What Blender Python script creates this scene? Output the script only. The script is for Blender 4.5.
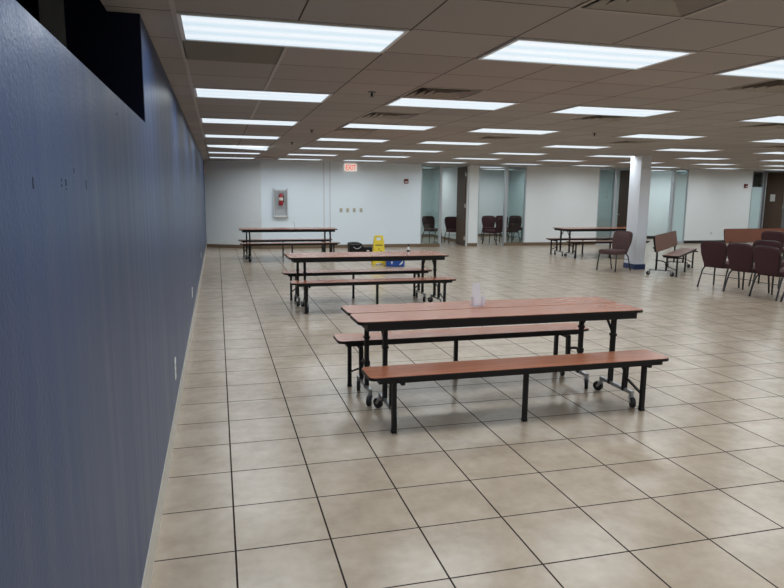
import bpy, bmesh, math, random
from mathutils import Vector, Matrix
random.seed(7)
for o in list(bpy.data.objects): bpy.data.objects.remove(o)
SC = bpy.context.scene
COL = SC.collection
PI = math.pi

# ------------------------------------------------------------------ camera, world, exposure
H = 1.7314                      # eye height
CEIL = 2.596
cam_d = bpy.data.cameras.new('camera'); cam = bpy.data.objects.new('camera', cam_d); COL.objects.link(cam)
cam_d.sensor_width = 36.0; cam_d.lens = 651.4/784*36.0; cam_d.clip_start = 0.05; cam_d.clip_end = 200
R0 = Vector((0.96633801420773, -0.25710127604235944, 0.009475027939353464))
R1 = Vector((0.030907701182565812, 0.15257334583864504, 0.9878087305481817))
R2 = Vector((-0.25541252182434254, -0.9542642757627425, 0.1553838334523191))
cam.matrix_world = Matrix(((R0.x, R1.x, R2.x, 0), (R0.y, R1.y, R2.y, 0), (R0.z, R1.z, R2.z, H), (0, 0, 0, 1)))
SC.camera = cam
SC.view_settings.view_transform = 'Standard'; SC.view_settings.look = 'None'
SC.view_settings.gamma = 1.0; SC.view_settings.use_curve_mapping = False
SC.view_settings.exposure = 0.0
w = bpy.data.worlds.new('world'); SC.world = w; w.use_nodes = True
w.node_tree.nodes['Background'].inputs[0].default_value = (0.02, 0.022, 0.03, 1)
w.node_tree.nodes['Background'].inputs[1].default_value = 0.3
LAMP_W = 16.5          # watts of each fixture's downward lamp
LAMP_SPREAD = 167      # degrees: the prismatic lens cuts the light off near the horizontal
LAMP_COL = (0.88, 0.96, 1.0)
DIFF_E = 0.86           # brightness of the lens seen from the side

# ------------------------------------------------------------------ materials
def mat(name, col, rough=0.5, metal=0.0, spec=0.5, emit=None, es=0.0):
    m = bpy.data.materials.new(name); m.use_nodes = True
    b = m.node_tree.nodes['Principled BSDF']
    b.inputs['Base Color'].default_value = (*col, 1); b.inputs['Roughness'].default_value = rough
    b.inputs['Metallic'].default_value = metal; b.inputs['Specular IOR Level'].default_value = spec
    if emit: b.inputs['Emission Color'].default_value = (*emit, 1); b.inputs['Emission Strength'].default_value = es
    return m
class NT:
    def __init__(s, m): s.m = m; s.t = m.node_tree; s.b = s.t.nodes['Principled BSDF']
    def n(s, typ, **kw):
        x = s.t.nodes.new(typ)
        for k, v in kw.items(): setattr(x, k, v)
        return x
    def l(s, a, b): s.t.links.new(a, b)
    def math(s, op, a, b=None, c=None):
        x = s.n('ShaderNodeMath', operation=op)
        for i, v in enumerate((a, b, c)):
            if v is None: continue
            if isinstance(v, (int, float)): x.inputs[i].default_value = v
            else: s.l(v, x.inputs[i])
        return x.outputs[0]
    def mix(s, f, a, b):
        x = s.n('ShaderNodeMix', data_type='RGBA')
        for sock, v in ((x.inputs[0], f), (x.inputs[6], a), (x.inputs[7], b)):
            if isinstance(v, (int, float)): sock.default_value = v
            elif isinstance(v, tuple): sock.default_value = (*v, 1)
            else: s.l(v, sock)
        return x.outputs[2]
    def noise(s, scale, detail=4, rough=0.55, vec=None):
        x = s.n('ShaderNodeTexNoise'); x.inputs['Scale'].default_value = scale
        x.inputs['Detail'].default_value = detail; x.inputs['Roughness'].default_value = rough
        s.l(vec if vec else s.coord(), x.inputs['Vector']); return x.outputs['Fac']
    def coord(s):
        if not hasattr(s, '_c'): s._c = s.n('ShaderNodeTexCoord').outputs['Object']
        return s._c
    def xyz(s):
        x = s.n('ShaderNodeSeparateXYZ'); s.l(s.coord(), x.inputs[0]); return x.outputs
    def bump(s, h, strength, dist=0.002):
        x = s.n('ShaderNodeBump'); x.inputs['Strength'].default_value = strength; x.inputs['Distance'].default_value = dist
        s.l(h, x.inputs['Height']); s.l(x.outputs[0], s.b.inputs['Normal'])
    def ramp(s, f, stops):
        x = s.n('ShaderNodeValToRGB'); e = x.color_ramp.elements
        while len(e) < len(stops): e.new(0.5)
        for el, (p, c) in zip(e, stops): el.position = p; el.color = (*c, 1)
        s.l(f, x.inputs[0]); return x.outputs[0]
def grid_dist(nt, v, off, pitch):
    """distance in metres from the nearest line of a grid along one axis"""
    a = nt.math('SUBTRACT', v, off); a = nt.math('DIVIDE', a, pitch); f = nt.math('FRACT', a)
    d = nt.math('MINIMUM', f, nt.math('SUBTRACT', 1.0, f)); return nt.math('MULTIPLY', d, pitch), nt.math('FLOOR', a)
TX, TY, TS = -0.4301, 3.0228, 0.46607
def floor_mat():
    m = mat('beige ceramic tile', (0.4, 0.34, 0.27), 0.3); nt = NT(m); x, y, z = nt.xyz()
    dx, ix = grid_dist(nt, x, TX, TS); dy, iy = grid_dist(nt, y, TY, TS)
    gx = nt.math('LESS_THAN', dx, 0.0046); gy = nt.math('LESS_THAN', dy, 0.0044)
    g = nt.math('MAXIMUM', gx, gy)
    n1 = nt.noise(4.0, 4, 0.6); n2 = nt.noise(13, 4, 0.6)
    cv = nt.n('ShaderNodeCombineXYZ'); nt.l(ix, cv.inputs[0]); nt.l(iy, cv.inputs[1])
    wn = nt.n('ShaderNodeTexWhiteNoise', noise_dimensions='2D'); nt.l(cv.outputs[0], wn.inputs['Vector'])
    f = nt.math('ADD', nt.math('MULTIPLY', n1, 0.68), nt.math('MULTIPLY', n2, 0.32))
    f = nt.math('ADD', f, nt.math('MULTIPLY', nt.math('SUBTRACT', wn.outputs['Value'], 0.5), 0.05))
    c = nt.ramp(f, [(0.33, (0.325, 0.252, 0.186)), (0.5, (0.385, 0.304, 0.228)), (0.67, (0.44, 0.356, 0.274))])
    c = nt.mix(g, c, (0.03, 0.022, 0.02))
    nt.l(c, nt.b.inputs['Base Color'])
    nt.l(nt.math('MULTIPLY', nt.math('SUBTRACT', 1.0, g), 0.55), nt.b.inputs['Specular IOR Level']); r = nt.math('ADD', 0.23, nt.math('MULTIPLY', n2, 0.03)); r = nt.math('ADD', r, nt.math('MULTIPLY', g, 0.4))
    nt.l(r, nt.b.inputs['Roughness'])
    nt.bump(nt.math('SUBTRACT', 1.0, g), 0.2, 0.002)
    return m
CX, CY, CT = -0.17604, 4.14688, 0.61
def ceil_mat():
    m = mat('ceiling tile', (0.5, 0.44, 0.38), 0.95, spec=0.1); nt = NT(m); x, y, z = nt.xyz()
    dx, ix = grid_dist(nt, x, CX, CT); dy, iy = grid_dist(nt, y, CY, CT)
    g = nt.math('MAXIMUM', nt.math('LESS_THAN', dx, 0.0045), nt.math('LESS_THAN', dy, 0.0045))
    cv = nt.n('ShaderNodeCombineXYZ'); nt.l(ix, cv.inputs[0]); nt.l(iy, cv.inputs[1])
    wn = nt.n('ShaderNodeTexWhiteNoise', noise_dimensions='2D'); nt.l(cv.outputs[0], wn.inputs['Vector'])
    n = nt.noise(120, 3, 0.7)
    f = nt.math('ADD', nt.math('MULTIPLY', wn.outputs['Value'], 0.6), nt.math('MULTIPLY', n, 0.4))
    c = nt.ramp(f, [(0.1, (0.37, 0.345, 0.325)), (0.9, (0.43, 0.40, 0.378))])
    c = nt.mix(g, c, (0.07, 0.055, 0.05)); nt.l(c, nt.b.inputs['Base Color'])
    nt.bump(nt.math('SUBTRACT', n, nt.math('MULTIPLY', g, 2.0)), 0.4, 0.002)
    return m
def paint_mat(name, col, rough=0.5, bump=0.25, scale=90, spec=0.5, vary=0.06):
    m = mat(name, col, rough, spec=spec); nt = NT(m)
    n = nt.noise(1.3, 3); f = nt.math('MULTIPLY', nt.math('SUBTRACT', n, 0.5), vary*4)
    f = nt.math('ADD', f, 0.5)
    c = nt.mix(f, tuple(v*(1-vary) for v in col), tuple(min(1, v*(1+vary)) for v in col)); nt.l(c, nt.b.inputs['Base Color'])
    if bump: nt.bump(nt.noise(scale, 3, 0.6), bump, 0.003)
    return m
def blue_mat():
    m = mat('blue satin paint', (0.1, 0.125, 0.19), 0.38, spec=0.45); nt = NT(m); x, y, z = nt.xyz()
    # upright streaks imitating glossy light highlights, put into colour and roughness
    mp = nt.n('ShaderNodeMapping'); mp.inputs['Scale'].default_value = (1, 5.5, 0.35); nt.l(nt.coord(), mp.inputs[0])
    st = nt.noise(2.2, 4, 0.6, mp.outputs[0])
    c = nt.ramp(st, [(0.3, (0.016, 0.038, 0.104)), (0.7, (0.022, 0.048, 0.124))]); nt.l(c, nt.b.inputs['Base Color'])
    n = nt.noise(95, 3, 0.55); nt.bump(n, 0.34, 0.003)
    nt.l(nt.math('ADD', 0.27, nt.math('MULTIPLY', st, 0.22)), nt.b.inputs['Roughness'])
    return m
def wood_mat(name, c0, c1, rough=0.3):
    m = mat(name, c0, rough); nt = NT(m)
    mp = nt.n('ShaderNodeMapping'); mp.inputs['Scale'].default_value = (1.0, 14, 14); nt.l(nt.coord(), mp.inputs[0])
    n = nt.noise(3.5, 6, 0.65, mp.outputs[0])
    nt.l(nt.ramp(n, [(0.3, c0), (0.7, c1)]), nt.b.inputs['Base Color']); return m
def fabric_mat(name, c0, c1):
    m = mat(name, c0, 0.95, spec=0.2); nt = NT(m); n = nt.noise(140, 3, 0.7)
    nt.l(nt.ramp(n, [(0.35, c0), (0.65, c1)]), nt.b.inputs['Base Color']); nt.bump(n, 0.3, 0.002); return m
def lens_mat():
    m = mat('fluorescent lens', (0.25, 0.27, 0.28), 0.4); nt = NT(m); x, y, z = nt.xyz()
    # four tubes show as brighter bands along the lens
    f = nt.math('MULTIPLY', nt.math('ADD', nt.math('COSINE', nt.math('MULTIPLY', y, 2*PI/0.19)), 1.0), 0.5)
    c = nt.mix(f, (0.70, 0.86, 0.97), (0.93, 1.0, 1.06)); nt.l(c, nt.b.inputs['Emission Color'])
    nt.b.inputs['Emission Strength'].default_value = DIFF_E; return m
def glass_mat(name, tint=(0.80, 0.87, 0.87)):
    m = bpy.data.materials.new(name); m.use_nodes = True; t = m.node_tree; t.nodes.remove(t.nodes['Principled BSDF'])
    tr = t.nodes.new('ShaderNodeBsdfTransparent'); tr.inputs[0].default_value = (*tint, 1)
    gl = t.nodes.new('ShaderNodeBsdfGlossy'); gl.inputs['Roughness'].default_value = 0.02
    lw = t.nodes.new('ShaderNodeLayerWeight'); lw.inputs[0].default_value = 0.5
    p = t.nodes.new('ShaderNodeMath'); p.operation = 'POWER'; p.inputs[1].default_value = 4.0; t.links.new(lw.outputs['Facing'], p.inputs[0])
    q = t.nodes.new('ShaderNodeMath'); q.operation = 'MULTIPLY_ADD'; q.inputs[1].default_value = 0.92; q.inputs[2].default_value = 0.08; t.links.new(p.outputs[0], q.inputs[0])
    mx = t.nodes.new('ShaderNodeMixShader'); t.links.new(q.outputs[0], mx.inputs[0])
    t.links.new(tr.outputs[0], mx.inputs[1]); t.links.new(gl.outputs[0], mx.inputs[2])
    t.links.new(mx.outputs[0], t.nodes['Material Output'].inputs[0]); return m

M = {
 'floor': floor_mat(), 'ceil': ceil_mat(), 'blue': blue_mat(), 'lens': lens_mat(),
 'white': paint_mat('white wall paint', (0.80, 0.835, 0.84), 0.55, 0.15, spec=0.4),
 'wallb': paint_mat('cool cast white wall', (0.80, 0.88, 0.94), 0.55, 0.15, spec=0.4),  # same paint as the other far walls, cool light cast put into its colour
 'seam': mat('joint strip', (0.60, 0.62, 0.65), 0.5),
 'cream': paint_mat('cream wall paint', (0.90, 0.93, 0.92), 0.55, 0.15, spec=0.4),
 'roomw': paint_mat('office wall paint', (0.70, 0.76, 0.76), 0.6, 0),
 'roomg': paint_mat('dim office wall tone', (0.34, 0.39, 0.40), 0.6, 0),  # grey puts the dimness of the darker offices into the wall colour
 'navy': paint_mat('shaded navy paint', (0.006, 0.009, 0.028), 0.6, 0.1, spec=0.2),  # navy end face, with its unlit look put into the colour
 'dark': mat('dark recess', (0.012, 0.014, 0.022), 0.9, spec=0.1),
 'greyrec': mat('grey recess board', (0.26, 0.27, 0.26), 0.8, spec=0.2),
 'base': mat('brown vinyl base', (0.17, 0.115, 0.07), 0.5),
 'baseb': mat('black vinyl base', (0.022, 0.018, 0.016), 0.5),
 'basel': mat('pale vinyl base', (0.46, 0.43, 0.38), 0.28),
 'tee': mat('white ceiling tee', (0.44, 0.41, 0.38), 0.5),
 'lampf': mat('white fixture frame', (0.72, 0.72, 0.72), 0.45),
 'stain': mat('greenish grey ceiling panel', (0.20, 0.19, 0.155), 0.85),
 'vent': mat('taupe vent metal', (0.40, 0.36, 0.31), 0.5), 'ventd': mat('dark duct', (0.015, 0.012, 0.010), 0.9),
 'wood': wood_mat('cherry laminate', (0.29, 0.095, 0.05), (0.40, 0.15, 0.082), 0.24),
 'woodp': wood_mat('walnut laminate', (0.15, 0.07, 0.05), (0.22, 0.105, 0.075), 0.4),
 'woodr': wood_mat('orange brown laminate', (0.15, 0.045, 0.022), (0.20, 0.065, 0.032), 0.4),
 'black': mat('black powder coat', (0.006, 0.006, 0.007), 0.45, spec=0.3), 'rubber': mat('black rubber', (0.014, 0.014, 0.014), 0.6),
 'chrome': mat('zinc plated steel', (0.42, 0.43, 0.44), 0.32, 0.85),
 'fab': fabric_mat('burgundy brown fabric', (0.075, 0.042, 0.042), (0.115, 0.068, 0.066)),
 'fabd': fabric_mat('dark burgundy fabric', (0.05, 0.022, 0.025), (0.082, 0.038, 0.042)),
 'frame': mat('dark bronze tube', (0.03, 0.026, 0.026), 0.35, 0.3),
 'alu': mat('brushed aluminium', (0.55, 0.57, 0.60), 0.38, 0.6),
 'door': wood_mat('dark walnut door veneer', (0.07, 0.040, 0.024), (0.105, 0.062, 0.038), 0.55),
 'glass': glass_mat('clear glass'), 'frost': mat('frosted film', (0.55, 0.69, 0.71), 0.3),
 'yellow': mat('yellow plastic', (0.80, 0.60, 0.02), 0.4), 'yellowd': mat('dark print', (0.25, 0.17, 0.02), 0.5),
 'bluep': mat('blue plastic', (0.012, 0.065, 0.30), 0.4), 'white_p': mat('white plastic', (0.78, 0.78, 0.76), 0.4),
 'beige_p': mat('ivory plastic', (0.50, 0.48, 0.36), 0.4), 'red': mat('red enamel', (0.34, 0.025, 0.03), 0.35),
 'maroon': mat('dark red plastic', (0.16, 0.012, 0.016), 0.4), 'exit_red': mat('exit letters', (0.6, 0.08, 0.05), 0.5, emit=(1, 0.22, 0.16), es=0.7),
 'exit_face': mat('exit face', (0.8, 0.74, 0.68), 0.5, emit=(1, 0.86, 0.78), es=0.5),
 'steel': mat('stainless steel', (0.62, 0.64, 0.65), 0.4, 0.3), 'steel_d': mat('grey painted steel', (0.42, 0.43, 0.44), 0.5),
 'paper': mat('white paper', (0.8, 0.8, 0.78), 0.8), 'lbl': mat('label', (0.75, 0.72, 0.65), 0.6),
 'pink': mat('pale pink corner guard', (0.70, 0.66, 0.66), 0.5), 'colp': paint_mat('column paint', (0.72, 0.74, 0.79), 0.5, 0.05),
 'navyb': mat('navy vinyl base', (0.012, 0.03, 0.11), 0.45), 'mark': mat('scuff', (0.015, 0.02, 0.035), 0.8),
 'brass': mat('satin steel', (0.6, 0.58, 0.52), 0.3, 0.8), 'greyp': mat('grey plastic', (0.3, 0.3, 0.32), 0.5),
}
def acrylic():
    m = bpy.data.materials.new('clear acrylic'); m.use_nodes = True; t = m.node_tree; b = t.nodes['Principled BSDF']
    b.inputs['Base Color'].default_value = (0.75, 0.72, 0.82, 1); b.inputs['Roughness'].default_value = 0.15; b.inputs['Alpha'].default_value = 0.32
    return m
M['acrylic'] = acrylic()
SMOOTH = {}

# ------------------------------------------------------------------ mesh helpers
class MB:
    def __init__(s): s.bm = bmesh.new()
    def _x(s, vs, mtx):
        if mtx is not None: bmesh.ops.transform(s.bm, matrix=mtx, verts=vs)
        return s
    def box(s, x0, x1, y0, y1, z0, z1, bevel=0.0, seg=2, mtx=None):
        r = bmesh.ops.create_cube(s.bm, size=1.0); vs = r['verts']
        bmesh.ops.transform(s.bm, matrix=Matrix.Translation(((x0+x1)/2, (y0+y1)/2, (z0+z1)/2)) @ Matrix.Diagonal((abs(x1-x0), abs(y1-y0), abs(z1-z0), 1)), verts=vs)
        if bevel:
            es = list({e for v in vs for e in v.link_edges})
            r2 = bmesh.ops.bevel(s.bm, geom=es, offset=bevel, segments=seg, affect='EDGES', profile=0.5)
            vs = list({v for f in r2['faces'] for v in f.verts} | {v for v in vs if v.is_valid})
        return s._x(vs, mtx)
    def bar(s, a, b, wx, wy=None, round_=0, up=(0, 0, 1)):
        """square or round bar from a to b"""
        a = Vector(a); b = Vector(b); d = b-a; L = d.length; wy = wy or wx
        zax = d.normalized(); up = Vector(up)
        if abs(zax.dot(up)) > 0.98: up = Vector((0, 1, 0))
        xax = up.cross(zax).normalized(); yax = zax.cross(xax)
        mt = Matrix((( xax.x, yax.x, zax.x, (a.x+b.x)/2), (xax.y, yax.y, zax.y, (a.y+b.y)/2), (xax.z, yax.z, zax.z, (a.z+b.z)/2), (0, 0, 0, 1)))
        if round_:
            r = bmesh.ops.create_cone(s.bm, cap_ends=True, segments=round_, radius1=wx/2, radius2=wy/2, depth=L, matrix=mt)
        else:
            r = bmesh.ops.create_cube(s.bm, size=1.0, matrix=mt @ Matrix.Diagonal((wx, wy, L, 1)))
        return s
    def cyl(s, c, r, h, axis='Z', seg=20, r2=None, cap=True):
        rot = {'Z': Matrix(), 'X': Matrix.Rotation(PI/2, 4, 'Y'), 'Y': Matrix.Rotation(-PI/2, 4, 'X')}[axis]
        bmesh.ops.create_cone(s.bm, cap_ends=cap, segments=seg, radius1=r, radius2=r if r2 is None else r2, depth=h, matrix=Matrix.Translation(c) @ rot)
        return s
    def path(s, pts, rad, seg=8):
        """round tube along points, swept as one skin"""
        P = [Vector(p) for p in pts]; rings = []
        for i, p in enumerate(P):
            t = (P[min(i+1, len(P)-1)]-P[max(i-1, 0)]).normalized()
            u = Vector((0, 0, 1)) if abs(t.z) < 0.95 else Vector((0, 1, 0))
            x = u.cross(t).normalized(); y = t.cross(x)
            rings.append([s.bm.verts.new(p + (x*math.cos(2*PI*k/seg)+y*math.sin(2*PI*k/seg))*rad) for k in range(seg)])
        for a, b in zip(rings, rings[1:]):
            for k in range(seg): s.bm.faces.new((a[k], a[(k+1) % seg], b[(k+1) % seg], b[k]))
        s.bm.faces.new(rings[0][::-1]); s.bm.faces.new(rings[-1]); return s
    def lathe(s, c, prof, seg=24):
        rings = []
        for r, z in prof: rings.append([s.bm.verts.new((c[0]+r*math.cos(2*PI*k/seg), c[1]+r*math.sin(2*PI*k/seg), c[2]+z)) for k in range(seg)])
        for a, b in zip(rings, rings[1:]):
            for k in range(seg): s.bm.faces.new((a[k], a[(k+1) % seg], b[(k+1) % seg], b[k]))
        s.bm.faces.new(rings[0][::-1]); s.bm.faces.new(rings[-1]); return s
    def prism(s, poly, z0, z1, mtx=None, bevel=0.0):
        """polygon in xy, extruded in z"""
        a = [s.bm.verts.new((x, y, z0)) for x, y in poly]; b = [s.bm.verts.new((x, y, z1)) for x, y in poly]
        n = len(poly); s.bm.faces.new(a[::-1]); s.bm.faces.new(b)
        for k in range(n): s.bm.faces.new((a[k], a[(k+1) % n], b[(k+1) % n], b[k]))
        vs = a+b
        if bevel:
            es = [e for e in {e for v in a for e in v.link_edges} | {e for v in b for e in v.link_edges} if (e.verts[0] in a) == (e.verts[1] in a)]
            r = bmesh.ops.bevel(s.bm, geom=es, offset=bevel, segments=3, affect='EDGES', profile=0.6)
            vs = list({v for f in r['faces'] for v in f.verts} | {v for v in vs if v.is_valid})
        return s._x(vs, mtx)
    def build(s, name, m, parent=None, smooth=None):
        bmesh.ops.recalc_face_normals(s.bm, faces=s.bm.faces)
        me = bpy.data.meshes.new(name); s.bm.to_mesh(me); s.bm.free()
        me.materials.append(M[m] if isinstance(m, str) else m)
        if smooth:
            for p in me.polygons: p.use_smooth = True
            if hasattr(me, 'set_sharp_from_angle'): me.set_sharp_from_angle(angle=math.radians(smooth))
        o = bpy.data.objects.new(name, me); COL.objects.link(o)
        if parent is not None: o.parent = parent
        return o
def rrect(x0, x1, y0, y1, r, n=5):
    out = []
    for cx, cy, a0 in ((x1-r, y1-r, 0), (x0+r, y1-r, 90), (x0+r, y0+r, 180), (x1-r, y0+r, 270)):
        for k in range(n+1):
            a = math.radians(a0+90*k/n); out.append((cx+r*math.cos(a), cy+r*math.sin(a)))
    return out
def tag(o, label, cat, group=None):
    o['label'] = label; o['category'] = cat
    if group: o['group'] = group
    return o
def thing(name, label, cat, loc=(0, 0, 0), rz=0.0, group=None):
    o = bpy.data.objects.new(name, None); COL.objects.link(o); o.location = loc; o.rotation_euler = (0, 0, rz)
    o.empty_display_size = 0.1
    return tag(o, label, cat, group)
def struct(name, mb, m, parent=None, label=None):
    o = mb.build(name, m, parent)
    if parent is None: o['kind'] = 'structure'
    if label: o['label'] = label
    return o
def dup(root, loc, rz, label, group=None, rot=None):
    kids = {}
    for ob in bpy.data.objects:
        if ob.parent: kids.setdefault(ob.parent.name, []).append(ob)
    r = root.copy(); COL.objects.link(r); r.location = loc; r.rotation_euler = rot or (0, 0, rz); r['label'] = label
    if group: r['group'] = group
    for ch in kids.get(root.name, []):
        c = ch.copy(); COL.objects.link(c); c.parent = r
        for g in kids.get(ch.name, []):
            d = g.copy(); COL.objects.link(d); d.parent = c
    return r

# ------------------------------------------------------------------ room shell
WY = 19.8                        # the far wall
WX = -0.342                      # the blue wall
struct('floor', MB().box(-4.5, 26, -8, 27, -0.12, 0), 'floor')
# ceiling slab; above the half wall's opening it stops short and the void goes up
VCELLS = [(3, -3), (3, 2), (3, 5), (3, 8), (7, 0), (7, 4), (7, 9), (11, 9), (11, 4), (16, 9), (2, 22)]
cb = MB(); VR = 0.296; strips = []
for r_ in sorted({b for a, b in VCELLS}): strips.append((CY+CT*(r_+0.5)-VR, CY+CT*(r_+0.5)+VR, sorted(a for a, b in VCELLS if b == r_)))
yy = -8.0
for y0, y1, cs in strips:
    cb.box(WX-0.153, 26, yy, y0, CEIL, CEIL+0.06); xx = WX-0.153
    for c_ in cs:
        xm = CX+CT*(c_+0.5); cb.box(xx, xm-VR, y0, y1, CEIL, CEIL+0.06); xx = xm+VR
    cb.box(xx, 26, y0, y1, CEIL, CEIL+0.06); yy = y1
cb.box(WX-0.153, 26, yy, 27, CEIL, CEIL+0.06)
struct('ceiling', cb, 'ceil')
NY = 3.65; HW = 2.068
wb = MB(); wb.box(WX-0.345, WX, -8, NY, 0, HW).box(WX-0.345, WX, NY, 21.4, 0, CEIL)
wall_left = struct('wall_left', wb, 'blue')
struct('wall_left_return', MB().box(WX-0.345, WX-0.0015, NY-0.012, NY, HW, 3.4), 'navy', None, 'shade-dark navy end face of the blue wall beside the opening')
struct('wall_left_post', MB().box(-0.80, WX-0.346, NY-0.012, NY+0.1, 0, 3.4), 'greyrec')
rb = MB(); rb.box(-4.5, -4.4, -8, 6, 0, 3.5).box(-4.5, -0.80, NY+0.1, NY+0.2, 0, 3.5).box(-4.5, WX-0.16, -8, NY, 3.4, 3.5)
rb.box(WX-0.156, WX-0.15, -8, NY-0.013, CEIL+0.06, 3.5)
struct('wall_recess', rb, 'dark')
struct('wall_back', MB().box(-4.5, 26, -8.1, -8, 0, 3.5), 'white')
struct('wall_right', MB().box(26, 26.1, -8, 27, 0, CEIL), 'white')
# angled piece at the far left corner
ang = [(WX-0.35, 20.90), (1.27, WY), (1.27, WY+0.12), (WX-0.35, 21.03)]
struct('wall_corner', MB().prism(ang, 0, CEIL), 'cream')
def wall(name, x0, x1, m='white', z0=0, z1=CEIL): struct(name, MB().box(x0, x1, WY, WY+0.12, z0, z1), m)
wall('wall_far', 1.27, 6.209, 'wallb'); wall('wall_far_pier', 7.784, 8.163); wall('wall_far_middle', 9.83, 12.50)
wall('wall_far_second_pier', 14.05, 14.50); wall('wall_far_right', 16.066, 18.78); wall('wall_far_end', 21.0, 26.0)
# expansion joint strips in the far wall
struct('trim_1', MB().box(3.125, 3.15, WY-0.004, WY, 0.11, CEIL), 'seam'); struct('trim_2', MB().box(3.31, 3.335, WY-0.004, WY, 0.11, CEIL), 'seam')
struct('trim_3', MB().box(WX+0.002, WX+0.05, 20.55, 20.6, 2.2, 2.5), 'pink')
# bases
def base(name, x0, x1, m): struct(name, MB().box(x0, x1, WY-0.012, WY, 0, 0.10).box(x0, x1, WY-0.02, WY, 0, 0.012), m)
base('baseboard_far', 1.27, 6.868, 'base'); base('baseboard_pier', 7.8, 8.15, 'base'); base('baseboard_glass', 9.1, 12.5, 'base')
base('baseboard_second_pier', 14.06, 14.49, 'baseb'); base('baseboard_right', 16.066, 18.78, 'baseb'); base('baseboard_end', 21.0, 26, 'baseb')
d = Vector((1.27-WX, WY-21.05, 0)).normalized(); nrm = Vector((d.y, -d.x, 0))
p0 = Vector((WX, 20.93, 0)); p1 = Vector((1.27, WY, 0))
struct('baseboard_corner', MB().prism([(WX, 20.645), (1.27, WY-0.012), (1.27, WY+0.01), (WX, 20.70)], 0, 0.10), 'base')
struct('baseboard_left', MB().box(WX, WX+0.005, -8, 20.68, 0, 0.15), 'basel')
# light tees showing near the blue wall
struct('trim_4', MB().box(CX-0.012, CX+0.012, 1.0, 12.0, CEIL-0.004, CEIL), 'tee')
struct('trim_5', MB().box(CX+CT-0.012, CX+CT+0.012, CY+0.01, CY+3*CT-0.01, CEIL-0.004, CEIL).box(CX+CT-0.012, CX+CT+0.012, CY+4*CT+0.01, CY+7*CT-0.01, CEIL-0.004, CEIL), 'tee')
# scuffs on the blue wall
sm = MB()
for y, z, hh, ww in ((1.411, 1.741, 0.022, 0.006), (1.655, 1.75, 0.006, 0.006), (1.655, 1.738, 0.006, 0.005), (1.70, 1.745, 0.016, 0.008), (1.70, 1.73, 0.004, 0.006), (1.947, 1.742, 0.026, 0.005), (1.80, 1.775, 0.012, 0.004), (2.62, 2.0, 0.01, 0.012)):
    sm.box(WX, WX+0.0008, y-ww/2, y+ww/2, z-hh/2, z+hh/2)
struct('chipped_paint', sm, 'mark', wall_left)

# ------------------------------------------------------------------ offices behind the far wall
struct('wall_office_back', MB().box(4.4, 22.5, 24.3, 24.4, 0, CEIL), 'roomw')
def part_wall(name, x, m='roomw', y1=24.3): struct(name, MB().box(x-0.05, x+0.05, WY+0.12, y1, 0, CEIL), m)
part_wall('wall_office_first', 4.5); part_wall('wall_office_second', 8.14); part_wall('wall_office_third', 11.4)
part_wall('wall_office_fourth', 14.27); part_wall('wall_office_fifth', 17.6); part_wall('wall_office_sixth', 22.4)
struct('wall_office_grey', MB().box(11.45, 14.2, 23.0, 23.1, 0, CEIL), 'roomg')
struct('wall_office_near', MB().box(14.35, 17.5, 22.2, 22.3, 0, CEIL), 'roomw')
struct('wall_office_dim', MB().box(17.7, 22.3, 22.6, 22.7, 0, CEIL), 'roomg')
struct('baseboard_office', MB().box(8.07, 8.09, WY+0.13, 24.28, 0, 0.1).box(4.55, 8.07, 24.285, 24.3, 0, 0.1).box(8.19, 11.35, 24.285, 24.3, 0, 0.1), 'base')
struct('baseboard_office_near', MB().box(14.35, 17.5, 22.185, 22.2, 0, 0.1), 'baseb')
n_win = 0
def window(x0, x1, frost=None, note=False):
    """floor to ceiling sidelight: aluminium frame and pane"""
    global n_win; n_win += 1
    f = MB(); f.box(x0, x0+0.035, WY, WY+0.1, 0, CEIL).box(x1-0.035, x1, WY, WY+0.1, 0, CEIL).box(x0+0.035, x1-0.035, WY, WY+0.1, 0, 0.09).box(x0+0.035, x1-0.035, WY, WY+0.1, CEIL-0.04, CEIL)
    w_ = struct('window_%d' % n_win, f, 'alu')
    struct('glass_pane', MB().box(x0+0.035, x1-0.035, WY+0.045, WY+0.053, 0.09, CEIL-0.04), 'glass', w_)
    if frost: struct('frosted_film', MB().box(x0+0.035, x1-0.035, WY+0.041, WY+0.0435, 0.09, frost), 'frost', w_, 'pale frosted film over the lower glass')
    return w_
window(6.209, 6.868); window(9.135, 9.83); window(12.50, 13.15); window(15.50, 16.066, 2.42); window(18.78, 19.30, 2.02)
n_door = 0
def door(x0, x1, hinge_x, ang, closed_side, label=None):
    """frame with mullions, and a veneered leaf swung into the office"""
    global n_door; n_door += 1
    f = MB(); f.box(x0-0.038, x0, WY-0.005, WY+0.125, 0, CEIL).box(x1-0.0, x1+0.03, WY-0.004, WY+0.124, 0, CEIL).box(x0, x1, WY, WY+0.12, CEIL-0.035, CEIL)
    fr = struct('door_%d' % n_door, f, 'alu')
    Wd = 0.86; s = closed_side
    mt = Matrix.Translation((hinge_x, WY+0.11, 0)) @ Matrix.Rotation(ang, 4, 'Z')
    lf = MB(); lf.box(0, Wd, -0.022, 0.022, 0.01, CEIL-0.05, mtx=mt)
    leaf = struct('door_leaf', lf, 'door', fr, 'dark walnut door leaf standing open')
    k = MB()
    for sd in (-1, 1):
        a = mt @ Vector((Wd-0.07, sd*0.022, 1.0)); b = mt @ Vector((Wd-0.07, sd*0.06, 1.0)); c = mt @ Vector((Wd-0.18, sd*0.06, 1.0))
        k.bar(a, b, 0.022, round_=10).bar(b, c, 0.02, round_=10)
    struct('door_handle', k, 'brass', leaf)
    for z in (0.25, 1.3, 2.3):
        h = MB(); h.box(-0.014, 0.012, -0.03, 0.03, z-0.06, z+0.06, mtx=mt); struct('hinge', h, 'brass', leaf)
    return mt
door(6.908, 7.80, 7.755, math.radians(87), 1)
door(14.5-0.86-0.45, 14.02, 13.99, math.radians(91), 1)
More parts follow.
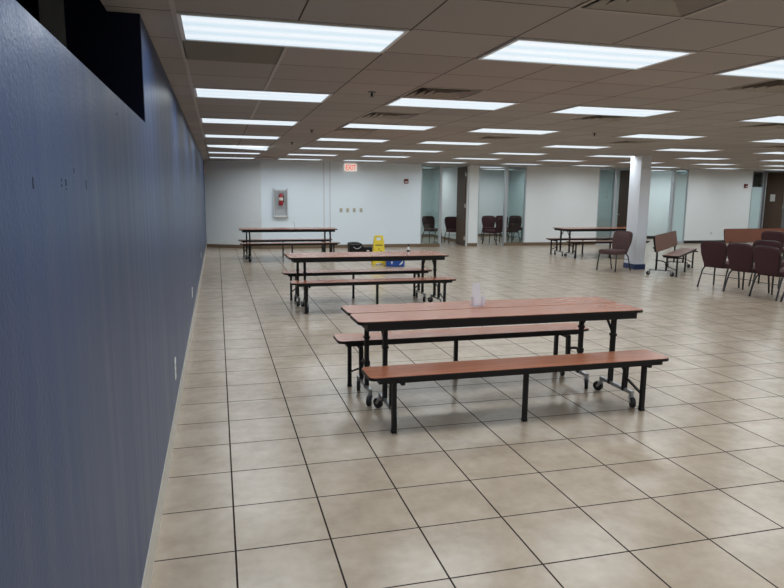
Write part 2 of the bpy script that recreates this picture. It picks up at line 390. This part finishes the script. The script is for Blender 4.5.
mt5 = door(19.42, 20.36, 20.36, math.radians(132), 1)
# the second office's frame: its leaf stands out of sight behind the pier
def frame_only(x0, x1):
    global n_door; n_door += 1
    f = MB(); f.box(x0-0.02, x0+0.01, WY-0.004, WY+0.124, 0, CEIL)  .box(x1, x1+0.043, WY-0.005, WY+0.125, 0, CEIL).box(x0, x1, WY, WY+0.12, CEIL-0.035, CEIL)
    struct('door_%d' % n_door, f, 'alu')
frame_only(8.17, 9.092); frame_only(14.51, 15.445)
window(20.40, 21.0)
nt_ = MB(); nt_.box(0.27, 0.43, 0.0245, 0.027, 1.50, 1.76, mtx=mt5)
tag(nt_.build('paper_notice', 'paper'), 'white paper notice taped to the dark walnut door at the far right', 'notice')
tag(MB().box(12.74, 12.92, WY+0.057, WY+0.06, 1.55, 1.82).build('reflection_sheet', 'paper'), 'pale sheet imitating reflection marks on the grey office glass', 'paper')  # sheet added to imitate reflection-like white marks on the glass

# ------------------------------------------------------------------ ceiling fixtures
def make_light():
    t = thing('ceiling_light', '', 'ceiling light')
    W, D = 1.20, 0.60
    f = MB(); z0, z1 = -0.010, 0
    f.box(-W/2, W/2, -D/2, -D/2+0.022, z0, z1).box(-W/2, W/2, D/2-0.022, D/2, z0, z1).box(-W/2, -W/2+0.022, -D/2+0.022, D/2-0.022, z0, z1).box(W/2-0.022, W/2, -D/2+0.022, D/2-0.022, z0, z1)
    f.build('fixture_frame', 'lampf', t)
    MB().box(-W/2+0.022, W/2-0.022, -D/2+0.022, D/2-0.022, -0.006, -0.001).build('lens', 'lens', t)
    ld = bpy.data.lights.new('tubes', 'AREA'); ld.shape = 'RECTANGLE'; ld.size = W-0.06; ld.size_y = D-0.06
    ld.energy = LAMP_W; ld.color = LAMP_COL; ld.spread = math.radians(LAMP_SPREAD)
    lo = bpy.data.objects.new('tubes', ld); COL.objects.link(lo); lo.parent = t; lo.location = (0, 0, -0.012)
    return t
COLS = [0, 3, 6, 10, 14, 18, 22, 26, 30, 34, 38]
ROWS = [-13, -9, -5, -1, 3, 7, 11, 15, 19, 23]
COLN = ['beside the blue wall', 'second column from the blue wall', 'third column from the blue wall', 'fourth column from the blue wall',
        'fifth column from the blue wall', 'sixth column from the blue wall', 'seventh column from the blue wall', 'eighth column from the blue wall', 'ninth column from the blue wall', 'tenth column from the blue wall', 'eleventh column from the blue wall']
ROWN = {-1: 'nearest row', 3: 'second nearest row', 7: 'third nearest row', 11: 'middle row', 15: 'third row from far wall', 19: 'second row from far wall', 23: 'row along far wall'}
PROTO = make_light(); used = False
def cpos(c, r): return (CX+CT*(c+1), CY+CT*(r+0.5), CEIL)
def seen(p):
    v = Vector(p)-Vector((0, 0, H)); z = -v.dot(R2)
    if z < 0.3: return False
    x = v.dot(R0)/z*651.4+392; y = -v.dot(R1)/z*651.4+294
    return -90 < x < 860 and y > -60
for r in ROWS:
    for ci, c in enumerate(COLS):
        p = cpos(c, r)
        if p[0] > 25.2: continue
        vis = seen(p)
        if not vis and (r > 3 and c > 30): continue
        lab = ('ceiling light %s, %s' % (COLN[ci], ROWN[r])) if vis and r in ROWN else 'fluorescent ceiling light behind the camera or past the picture edge'
        if vis and c == 0 and r == 15: lab = 'fluorescent ceiling light beside the blue wall with its lens hanging open'
        if not used: PROTO.location = p; PROTO['label'] = lab; PROTO['group'] = 'ceiling lights'; L0 = PROTO; used = True
        else: L0 = dup(PROTO, p, 0, lab, 'ceiling lights')
        if c == 0 and r == 15:
            for ch in bpy.data.objects:
                if ch.parent == L0 and ch.name.startswith('lens'): ch.rotation_euler = (0, math.radians(2.2), 0); ch.location = (0, 0, -0.028)
# lights in the offices
k = 0
for (x, y, lab) in ((5.6, 21.6, 'fluorescent light inside the first glass office, near its glass'), (7.0, 22.9, 'fluorescent light inside the first glass office, deeper in'), (9.0, 21.2, 'fluorescent light over the chairs in the second glass office'),
                    (10.2, 22.9, 'fluorescent light deep inside the second glass office'), (15.3, 20.9, 'fluorescent light inside the white office behind the column'), (12.6, 22.3, 'fluorescent light inside the grey office'), (17.0, 21.0, 'fluorescent light at the end of the white office')):
    dup(PROTO, (x, y, CEIL), 0, lab, 'office lights')
# dull panel under the first light
tag(MB().box(CX+0.006, CX+CT-0.006, CY+0.006, CY+CT-0.006, CEIL-0.004, CEIL).build('ceiling_panel', 'stain'), 'greenish grey ceiling panel just past the nearest light by the blue wall', 'ceiling panel')

def make_vent():
    t = thing('ceiling_vent', '', 'air vent')
    q = MB(); q.box(-0.30, 0.30, -0.30, 0.30, 0.13, 0.135)
    for a in (-1, 1): q.box(a*0.297, a*0.302, -0.30, 0.30, 0.0, 0.13).box(-0.30, 0.30, a*0.297, a*0.302, 0.0, 0.13)
    q.build('duct_opening', 'ventd', t)
    q = MB(); R_, w_ = 0.303, 0.022
    for a in (-1, 1):
        x0, x1 = sorted((a*R_, a*(R_-w_))); q.box(x0, x1, -R_, R_, -0.004, 0.002).box(-R_+w_, R_-w_, x0, x1, -0.004, 0.002)
    q.build('vent_frame', 'vent', t)
    for i, r in enumerate((0.262, 0.198, 0.134, 0.070)):
        q = MB(); r1 = r-0.040; zo, zi = (0.038, -0.003)
        out = [(-r, -r), (r, -r), (r, r), (-r, r)]; inn = [(-r1, -r1), (r1, -r1), (r1, r1), (-r1, r1)]
        vo = [q.bm.verts.new((x, y, zi)) for x, y in out]; vi = [q.bm.verts.new((x, y, zo)) for x, y in inn]
        vo2 = [q.bm.verts.new((x, y, zi-0.0025)) for x, y in out]; vi2 = [q.bm.verts.new((x, y, zo-0.0025)) for x, y in inn]
        for a in range(4):
            b = (a+1) % 4
            for l in ((vo[a], vo[b], vi[b], vi[a]), (vo2[b], vo2[a], vi2[a], vi2[b]), (vo[b], vo[a], vo2[a], vo2[b]), (vi[a], vi[b], vi2[b], vi2[a])): q.bm.faces.new(l)
        q.build('louvre', 'vent', t)
    return t
V0 = make_vent(); vused = False
VENTS = [(3, -3, 'large taupe square vent at the top edge above the nearest lights'), (3, 2, 'square vent touching the second row light in the second column'), (3, 5, 'square vent between the second and third rows in the second column'),
         (3, 8, 'square vent just past the third row light in the second column'), (7, 0, 'dark vent just past the nearest light at the right picture edge'), (7, 4, 'square vent just past the second row light in the third column'),
         (7, 9, 'square vent between the third and middle rows in the third column'), (11, 9, 'square vent between the third and middle rows in the fourth column'), (11, 4, 'square vent past the second row light in the fourth column'), (16, 9, 'dark vent above the middle row at the right picture edge'), (2, 22, 'square vent by the far end of the first two light columns')]
for c, r, lab in VENTS:
    p = (CX+CT*(c+0.5), CY+CT*(r+0.5), CEIL)
    if not vused: V0.location = p; V0['label'] = lab; V0['group'] = 'ceiling vents'; vused = True
    else: dup(V0, p, 0, lab, 'ceiling vents')
S0 = None
for c, r, lab in ((2.5, 2.7, 'sprinkler head nearest the camera, between the first two light columns'), (2.5, 8.9, 'second sprinkler head along, between the first two light columns'), (2.5, 13.1, 'third sprinkler head along, between the first two light columns'), (9.0, 7.3, 'sprinkler head between the third and fourth light columns')):
    q = MB(); q.cyl((0, 0, -0.003), 0.035, 0.006); q.cyl((0, 0, -0.02), 0.009, 0.034, seg=10); q.cyl((0, 0, -0.043), 0.022, 0.003, seg=12); q.bar((0.012, 0, -0.018), (0.004, 0, -0.042), 0.003).bar((-0.012, 0, -0.018), (-0.004, 0, -0.042), 0.003)
    o = q.build('sprinkler_head', 'frame') if S0 is None else S0.copy()
    if S0 is None: S0 = o
    else: COL.objects.link(o); q.bm.free()
    tag(o, lab, 'sprinkler', 'sprinkler heads'); o.location = (CX+CT*c, CY+CT*r, CEIL)

# ------------------------------------------------------------------ column
cx0, cx1, cy0, cy1 = 9.305, 9.565, 13.05, 13.47
colm = struct('column', MB().box(cx0, cx1, cy0, cy1, 0, CEIL, bevel=0.006, seg=1), 'colp')
struct('column_base', MB().box(cx0-0.012, cx1+0.012, cy0-0.012, cy1+0.012, 0, 0.12), 'navyb', colm, 'navy blue vinyl base around the column')

# ------------------------------------------------------------------ convertible bench tables
LEN = 2.44
def plank(t, name, y0, y1, ztop, wood, mtx=None, ap=0.05):
    """laminate board with rounded corners, black edge band and inset black apron"""
    b = MB().prism(rrect(-LEN/2+0.003, LEN/2-0.003, y0+0.003, y1-0.003, 0.045), ztop-0.004, ztop, mtx).build(name, wood, t)
    MB().prism(rrect(-LEN/2, LEN/2, y0, y1, 0.048), ztop-0.024, ztop-0.004, mtx).build('edge_band', 'black', b)
    MB().box(-LEN/2+0.07, LEN/2-0.07, y0+0.012, y1-0.012, ztop-0.024-ap, ztop-0.024, mtx=mtx).build('apron', 'black', b)
    return b
def caster(t, x, y, yaw):
    c = MB(); c.cyl((x, y, 0.092), 0.018, 0.03, seg=12)
    m_ = Matrix.Translation((x, y, 0)) @ Matrix.Rotation(yaw, 4, 'Z')
    c.box(-0.022, 0.022, -0.02, 0.02, 0.078, 0.084, mtx=m_)
    for sx in (-1, 1): c.prism([(0.018, 0.084), (-0.018, 0.084), (-0.040, 0.040), (-0.022, 0.034)], -0.0015, 0.0015, mtx=m_ @ Matrix.Translation((0, sx*0.02, 0)) @ Matrix.Rotation(PI/2, 4, 'X'))
    o = c.build('caster', 'chrome', t)
    w_ = MB(); w_.cyl((0, 0, 0), 0.042, 0.028, 'Y', 24)
    wd = w_.build('wheel', 'rubber', o, 40); wd.location = m_ @ Vector((-0.028, 0, 0.042)); wd.rotation_euler = (0, 0, yaw)
    return o
def unit(t, s, wood, bench_mode=False):
    """one half: board, bench, legs and rolling base; s is the side"""
    if bench_mode:
        mt = Matrix.Translation((0, s*0.15, 0.68)) @ Matrix.Rotation(s*math.radians(-81), 4, 'X')
        # backrest: the board swung up behind the seat
        plank(t, 'backrest', -0.18, 0.18, 0.03, wood, mt, 0.03)
    else:
        y0, y1 = sorted((s*0.006, s*0.366)); plank(t, 'tabletop', y0, y1, 0.78, wood)
    y0, y1 = sorted((s*0.32, s*0.65) if bench_mode else (s*0.42, s*0.725)); plank(t, 'bench_seat', y0, y1, 0.457, wood, None, 0.028)
    if bench_mode: outer, inner = (-1.03, 0, 1.03), (-1.03, 1.03)
    elif s < 0: outer, inner = (-1.01, 0.03, 1.07), (-0.97, 1.05)
    else: outer, inner = (-1.09, -0.08, 0.96), (-1.03, 0.97)
    for x in outer:
        l = MB(); l.bar((x, s*0.60, 0.02), (x, s*0.60, 0.41), 0.032); l.box(x-0.02, x+0.02, s*0.60-0.02, s*0.60+0.02, 0, 0.024, bevel=0.004, seg=1); l.box(x-0.05, x+0.05, s*0.60-0.03, s*0.60+0.03, 0.403, 0.409)
        l.build('bench_leg', 'black', t)
    for x in inner:
        xo = min(outer, key=lambda v: abs(v-x))
        top = 0.55 if bench_mode else 0.71
        l = MB(); l.bar((x, s*0.185, 0.105), (x, s*0.185, top), 0.034); l.box(x-0.023, x+0.023, s*0.185-0.023, s*0.185+0.023, 0.53, 0.55); l.box(x-0.023, x+0.023, s*0.185-0.023, s*0.185+0.023, 0.30, 0.34)
        if bench_mode: l.bar((x, s*0.185, 0.52), (x, s*0.10, 0.60), 0.03)
        l.build('table_leg', 'black', t)
        if not bench_mode: MB().bar((x, s*0.185, 0.545), (x, s*0.04, 0.71), 0.018, 0.012).build('brace', 'black', t)
        p = MB(); p.bar((x, s*0.385, 0.105), (x, s*0.40, 0.41), 0.034); p.bar((x, s*0.40, 0.395), (x, s*0.70, 0.395), 0.026); p.build('post', 'black', t)
        MB().path([(x, s*0.19, 0.325), (x, s*0.25, 0.322), (x, s*0.33, 0.305), (x, s*0.39, 0.27)], 0.013).build('link_arm', 'black', t)
        MB().bar((x, s*0.39, 0.225), (xo, s*0.60, 0.13), 0.018, 0.014).build('brace', 'black', t)
        q = MB(); q.bar((x, s*0.045, 0.118), (x, s*0.50, 0.118), 0.03, 0.028); q.build('base_bar', 'chrome', t)
        caster(t, x, s*0.055, math.radians(60)*s); caster(t, x, s*0.49, math.radians(75))
def table(label, x, y, rz, wood='wood'):
    t = thing('cafeteria_table', label, 'table', (x, y, 0), rz, 'folding cafeteria tables with benches')
    unit(t, -1, wood); unit(t, 1, wood); return t
T1 = table('nearest long cherry folding table with two attached benches, clear sign holder on top', 2.195, 4.965, math.radians(0.4))
T2 = dup(T1, (2.19, 9.73, 0), 0, 'middle cherry folding table with attached benches, a small bottle on top')
T3 = dup(T1, (1.73, 16.75, 0), 0, 'farthest folding table with benches in front of the angled white corner')
T4 = dup(T1, (10.28, 16.2, 0), 0, 'folding table with benches standing behind the white column')
t = thing('convertible_bench', 'walnut bench with raised backrest standing at an angle beside the column', 'bench', (9.96, 12.72, 0), 0)
unit(t, -1, 'woodp', True); t.rotation_euler = (0, 0, math.radians(42))
t.location = (9.74, 12.84, 0)
t = thing('convertible_bench', 'orange brown bench back behind the burgundy chairs at the right edge', 'bench', (13.84, 14.33, 0), math.radians(4))
unit(t, -1, 'woodr', True)

# ------------------------------------------------------------------ padded stacking chairs (origin on the floor, facing +X)
def make_chair(label, fab):
    t = thing('stacking_chair', label, 'chair', (0, 0, 0), 0)
    # seat cushion
    q = MB(); q.prism(rrect(-0.22, 0.285, -0.238, 0.238, 0.08, 6), 0.388, 0.478, bevel=0.034); q.build('seat', fab, t, 60)
    # backrest: wider and rounder at the top, leaning back
    P = [(-0.19, -0.06), (0.19, -0.06), (0.20, 0.04), (0.235, 0.20), (0.242, 0.33), (0.225, 0.39), (0.18, 0.42), (0.09, 0.43), (-0.09, 0.43), (-0.18, 0.42), (-0.225, 0.39), (-0.242, 0.33), (-0.235, 0.20), (-0.20, 0.04)]
    mt = Matrix.Translation((-0.235, 0, 0.465)) @ Matrix.Rotation(math.radians(-13), 4, 'Y') @ Matrix(((0, 0, 1, 0), (1, 0, 0, 0), (0, 1, 0, 0), (0, 0, 0, 1)))
    q = MB(); q.prism(P, -0.03, 0.036, mtx=mt, bevel=0.024); q.build('backrest', fab, t, 60)
    q = MB(); q.path([mt @ Vector((x*1.012, y*1.006+0.0, 0.0)) for x, y in P[1:]+[P[0]]], 0.009); q.build('piping', 'frame', t)
    for s in (-1, 1):
        MB().path([(0.20, s*0.205, 0.398), (0.215, s*0.225, 0.37), (0.235, s*0.238, 0.18), (0.25, s*0.245, 0.005)], 0.0155).build('leg', 'frame', t, 60)
        MB().path([(-0.10, s*0.205, 0.398), (-0.16, s*0.222, 0.385), (-0.205, s*0.235, 0.33), (-0.27, s*0.245, 0.12), (-0.305, s*0.25, 0.005)], 0.0155).build('leg', 'frame', t, 60)
        MB().path([(-0.14, s*0.19, 0.395), (-0.215, s*0.19, 0.42), (-0.25, s*0.185, 0.50), (-0.285, s*0.18, 0.62)], 0.010).build('back_post', 'frame', t)
    q = MB(); q.path([(0.2, -0.205, 0.398), (0.2, 0.205, 0.398)], 0.010); q.path([(-0.11, -0.205, 0.398), (-0.11, 0.205, 0.398)], 0.010)
    for s in (-1, 1): q.path([(0.2, s*0.205, 0.398), (-0.11, s*0.205, 0.398)], 0.010)
    q.build('seat_frame', 'frame', t)
    q = MB(); q.path([(-0.232, -0.238, 0.26), (-0.232, 0.238, 0.26)], 0.006); q.build('stretcher', 'frame', t)
    return t
R = math.radians
C1 = make_chair('brown burgundy stacking chair beside the white column', 'fab'); C1.location = (8.67, 12.96, 0); C1.rotation_euler = (0, 0, R(201)); C1['group'] = 'chairs in the hall'
C2 = make_chair('burgundy stacking chair at the left end of the front row, seen from behind', 'fabd'); C2.location = (9.12, 10.18, 0); C2.rotation_euler = (0, 0, R(20)); C2['group'] = 'chairs in the hall'
for x, y, a, lab, g in ((9.14, 9.52, 14, 'burgundy stacking chair second from left in the front row', 'chairs in the hall'), (9.16, 8.93, 8, 'burgundy stacking chair third from left in the front row', 'chairs in the hall'),
                     (9.2, 8.30, 4, 'burgundy stacking chair cut by the right edge, only a leg showing', 'chairs in the hall'), (10.2, 10.12, 30, 'burgundy chair back just behind the front row', 'chairs in the hall'), (12.9, 12.7, 30, 'burgundy chair back in front of the orange brown bench', 'chairs in the hall'),
                     (7.21, 21.6, -80, 'dark burgundy chair behind the first office glass', 'chairs in the offices'), (7.82, 21.1, -93, 'dark burgundy chair seen through the first open doorway', 'chairs in the offices'),
                     (8.97, 20.45, 128, 'burgundy chair with its back turned in the second open doorway', 'chairs in the offices'), (9.5, 21.95, 255, 'chair back just behind the one in the second doorway', 'chairs in the offices'),
                     (9.74, 20.75, 98, 'near left chair behind the second office glass', 'chairs in the offices'), (10.1, 22.0, 265, 'far left chair behind the second office glass', 'chairs in the offices'), (10.65, 22.0, 265, 'far right chair behind the second office glass', 'chairs in the offices'),
                     (8.4, 21.55, 90, 'chair half hidden by the pier in the second doorway', 'chairs in the offices')):
    dup(C2, (x, y, 0), R(a), lab, g)

# ------------------------------------------------------------------ small things
# clear sign holder
t = thing('sign_holder', 'clear acrylic sign holder standing on the nearest table', 'sign holder', (2.11, 5.08, 0.78), R(12)); t.scale = (1.12, 1.12, 1.15)
MB().box(-0.04, 0.04, -0.03, 0.035, 0, 0.003).build('base', 'acrylic', t)
MB().box(-0.032, 0.042, 0.008, 0.011, 0.003, 0.165, mtx=Matrix.Rotation(R(-8), 4, 'X')).build('back_panel', 'acrylic', t)
for a in (-1, 1):
    x0, x1 = sorted((a*0.05, a*0.032)); x2, x3 = sorted((a*0.05, a*0.047)); MB().box(x0, x1, -0.028, -0.025, 0.003, 0.075).box(x2, x3, -0.026, 0.02, 0.003, 0.07).build('pocket_side', 'acrylic', t)
# bottle
t = thing('bottle', 'small white bottle with black cap on the middle table', 'bottle', (2.80, 9.52, 0.78)); t.scale = (1.15, 1.15, 1.05)
MB().lathe((0, 0, 0), [(0.018, 0), (0.02, 0.004), (0.02, 0.09), (0.011, 0.11), (0.010, 0.12)]).build('body', 'white_p', t, 40)
MB().lathe((0, 0, 0.12), [(0.012, 0), (0.013, 0.004), (0.013, 0.03), (0.006, 0.036)]).build('cap', 'black', t, 40)
MB().lathe((0, 0, 0.042), [(0.0205, 0), (0.0205, 0.03)]).build('label_band', 'black', t, 40)
tag(MB().path([(1.90, 16.75, 0.78), (1.885, 16.76, 0.92), (1.87, 16.77, 0.96)], 0.005).build('drinking_straw', 'greyp'), 'thin grey stick leaning up from the farthest table', 'straw')
# bag and small case
t = thing('duffel_bag', 'black bag slumped on the floor by the far wall', 'bag', (3.81, 18.35, 0), R(5))
P = [(-0.20, 0), (0.20, 0), (0.20, 0.17), (0.15, 0.25), (0.08, 0.285), (-0.12, 0.29), (-0.20, 0.27)]
MB().prism(P, -0.14, 0.14, mtx=Matrix.Rotation(PI/2, 4, 'X'), bevel=0.03).build('body', 'black', t, 50)
MB().path([(-0.1, -0.145, 0.16), (-0.03, -0.165, 0.11), (0.06, -0.165, 0.12), (0.13, -0.145, 0.17)], 0.011).build('strap', 'steel_d', t, 50)
MB().box(-0.19, 0.09, -0.143, -0.139, 0.236, 0.244).build('zipper', 'greyp', t)
t = thing('camera_case', 'small black case with a pale clasp beside the black bag', 'case', (4.15, 18.3, 0), 0)
MB().box(-0.13, 0.13, -0.09, 0.09, 0, 0.15, bevel=0.025, seg=3).build('body', 'black', t, 50)
MB().box(-0.04, 0.04, -0.094, -0.089, 0.03, 0.06).build('clasp', 'white_p', t)
# wet floor sign
t = thing('wet_floor_sign', 'yellow folding wet floor sign standing behind the middle table', 'floor sign', (3.70, 15.1, 0), R(-6)); t.scale = (1.0, 1.0, 1.07)
for s, nm in ((-1, 'front_panel'), (1, 'rear_panel')):
    mt = Matrix.Translation((0, s*0.145, 0)) @ Matrix.Rotation(s*R(12), 4, 'X') @ Matrix.Rotation(PI/2, 4, 'X')
    z1 = 0.665
    q = MB()
    q.prism([(-0.165, 0), (-0.10, 0), (-0.06, 0.05), (0.06, 0.05), (0.10, 0), (0.165, 0), (0.155, 0.10), (0.118, 0.55), (-0.118, 0.55), (-0.155, 0.10)], -0.008, 0.008, mtx=mt)
    q.prism([(-0.118, 0.55), (-0.055, 0.55), (-0.055, 0.62), (0.055, 0.62), (0.055, 0.55), (0.118, 0.55), (0.10, 0.655), (0.085, z1), (-0.085, z1), (-0.10, 0.655)], -0.008, 0.008, mtx=mt)
    pn = q.build(nm, 'yellow', t)
    if s < 0:
        q = MB()
        q.prism([(0.0, 0.25), (0.06, 0.17), (0.05, 0.16), (0.0, 0.225), (-0.05, 0.16), (-0.06, 0.17)], 0.0085, 0.0095, mtx=mt)
        q.prism([(-0.05, 0.27), (0.01, 0.25), (0.07, 0.31), (0.05, 0.33), (0.0, 0.28), (-0.04, 0.30)], 0.0085, 0.0095, mtx=mt); q.prism(rrect(-0.02, 0.015, 0.34, 0.375, 0.015, 3), 0.0085, 0.0095, mtx=mt)
        q.prism([(-0.09, 0.43), (0.09, 0.43), (0.088, 0.46), (-0.088, 0.46)], 0.0085, 0.0095, mtx=mt)
        q.build('printed_pictogram', 'yellowd', pn)
# blue box
t = thing('storage_box', 'blue plastic box with white markings on the floor behind the middle table', 'box', (4.0, 14.7, 0), R(-8))
MB().box(-0.21, 0.21, -0.14, 0.14, 0, 0.24, bevel=0.015).build('body', 'bluep', t)
MB().box(-0.225, 0.225, -0.155, 0.155, 0.24, 0.27, bevel=0.008).build('lid', 'bluep', t)
q = MB(); q.prism([(-0.12, 0.10), (-0.09, 0.13), (-0.06, 0.10), (-0.08, 0.10), (-0.08, 0.06), (-0.10, 0.06), (-0.10, 0.10)], 0, 0.001, mtx=Matrix.Translation((0, -0.1405, 0)) @ Matrix.Rotation(PI/2, 4, 'X'))
q.prism([(0.08, 0.05), (0.13, 0.10), (0.16, 0.14), (0.17, 0.12), (0.15, 0.07), (0.10, 0.04)], 0, 0.001, mtx=Matrix.Translation((0, -0.1405, 0)) @ Matrix.Rotation(PI/2, 4, 'X'))
q.build('printed_mark', 'white_p', t)
# extinguisher and cabinet
t = thing('extinguisher_cabinet', 'grey steel open fire extinguisher cabinet on the far white wall', 'cabinet', (1.83, WY, 0.95))
MB().box(-0.20, 0.20, -0.012, -0.004, 0.01, 0.80).build('back_plate', 'steel_d', t)
q = MB(); q.box(-0.215, -0.185, -0.09, -0.002, 0, 0.80).box(0.185, 0.215, -0.09, -0.002, 0, 0.80)
q.prism([(-0.215, 0.80), (-0.215, 0.86), (-0.12, 0.79), (0.12, 0.79), (0.215, 0.86), (0.215, 0.80), (0.12, 0.76), (-0.12, 0.76)], 0.004, 0.03, mtx=Matrix.Rotation(PI/2, 4, 'X')); q.build('frame', 'steel', t)
MB().box(-0.185, 0.185, -0.10, -0.004, 0, 0.035).build('bottom_lip', 'white_p', t)
t = thing('fire_extinguisher', 'red fire extinguisher hanging in the grey steel cabinet', 'fire extinguisher', (1.84, WY-0.085, 1.30))
MB().lathe((0, 0, 0), [(0.05, 0), (0.062, 0.012), (0.064, 0.03), (0.064, 0.27), (0.055, 0.31), (0.025, 0.335), (0.02, 0.35)]).build('cylinder', 'red', t, 40)
MB().lathe((0, 0, 0.14), [(0.0655, 0), (0.0655, 0.09)]).build('paper_label', 'lbl', t, 40)
q = MB(); q.cyl((0, 0, 0.36), 0.018, 0.03).bar((0, 0, 0.375), (-0.07, -0.02, 0.395), 0.016, 0.008).bar((0, 0, 0.40), (-0.07, -0.02, 0.425), 0.016, 0.008); q.build('valve', 'steel_d', t)
MB().path([(0.02, 0, 0.36), (0.06, -0.02, 0.36), (0.078, -0.02, 0.30), (0.075, -0.02, 0.12), (0.07, -0.02, 0.08)], 0.009).build('hose', 'rubber', t, 50)
# exit sign
t = thing('exit_sign', 'lit exit sign with red letters high on the far wall', 'exit sign', (3.95, WY-0.03, 2.33))
MB().box(-0.19, 0.19, -0.025, 0.028, 0, 0.225, bevel=0.006, seg=1).build('housing', 'exit_face', t)
cu = bpy.data.curves.new('letters', 'FONT'); cu.body = 'EXIT'; cu.size = 0.21; cu.align_x = 'CENTER'; cu.extrude = 0.002; cu.offset = 0.004; cu.materials.append(M['exit_red'])
lo = bpy.data.objects.new('letters', cu); COL.objects.link(lo); lo.parent = t; lo.location = (0, -0.027, 0.04); lo.rotation_euler = (PI/2, 0, 0); lo.scale = (0.72, 1, 1)
bpy.context.view_layer.update()
me_ = bpy.data.meshes.new_from_object(lo.evaluated_get(bpy.context.evaluated_depsgraph_get()))
lm = bpy.data.objects.new('letters', me_); COL.objects.link(lm); lm.parent = t; lm.location = lo.location; lm.rotation_euler = lo.rotation_euler; lm.scale = lo.scale; bpy.data.objects.remove(lo)
# wall plates and alarms
for x, lab in ((3.66, 'ivory wall plate, first from the left of the four under the exit sign'), (3.865, 'ivory wall plate, second of the four under the exit sign'), (4.07, 'ivory wall plate, third of the four under the exit sign'), (4.285, 'ivory wall plate, last of the four under the exit sign')):
    t = thing('wall_plate', lab, 'wall plate', (x, WY, 1.09), 0, 'ivory wall plates'); MB().box(-0.045, 0.045, -0.008, 0, 0, 0.125, bevel=0.003, seg=1).build('plate', 'beige_p', t)
    MB().box(-0.012, 0.012, -0.014, -0.008, 0.04, 0.085).build('switch', 'greyp', t)
for x, z, lab in ((5.72, 1.98, 'dark red fire alarm on the far wall left of the glass offices'), (18.5, 1.98, 'dark red fire alarm on the far wall at the right')):
    t = thing('fire_alarm', lab, 'fire alarm', (x, WY, z), 0, 'fire alarms'); MB().box(-0.065, 0.065, -0.05, 0, 0, 0.14, bevel=0.008).build('body', 'maroon', t)
    MB().box(-0.04, 0.04, -0.058, -0.05, 0.03, 0.065).build('strobe', 'white_p', t)
def outlet(name, loc, rz, lab, g=None, h=0.125, w_=0.078):
    t = thing(name, lab, 'outlet', loc, rz, g)
    MB().box(-w_/2, w_/2, -0.007, 0, -h/2, h/2, bevel=0.003, seg=1).build('plate', 'white_p', t)
    for dz in (-0.024, 0.024): MB().prism(rrect(-0.016, 0.016, -0.013, 0.013, 0.006, 3), 0, 0.002, mtx=Matrix.Translation((0, -0.007, dz)) @ Matrix.Rotation(PI/2, 4, 'X')).build('socket', 'greyp', t)
outlet('power_outlet', (WX, 4.98, 0.41), PI/2, 'white outlet plate low on the blue wall, nearest the camera', 'blue wall outlets', 0.16)
outlet('power_outlet', (WX, 8.58, 0.44), PI/2, 'white outlet plate low on the blue wall, middle of three', 'blue wall outlets')
outlet('power_outlet', (WX, 13.6, 0.43), PI/2, 'white outlet plate low on the blue wall, farthest of three', 'blue wall outlets')
outlet('power_outlet', (17.2, WY, 0.36), 0, 'white outlet plate low on the far wall right of the column', None, 0.11, 0.16)
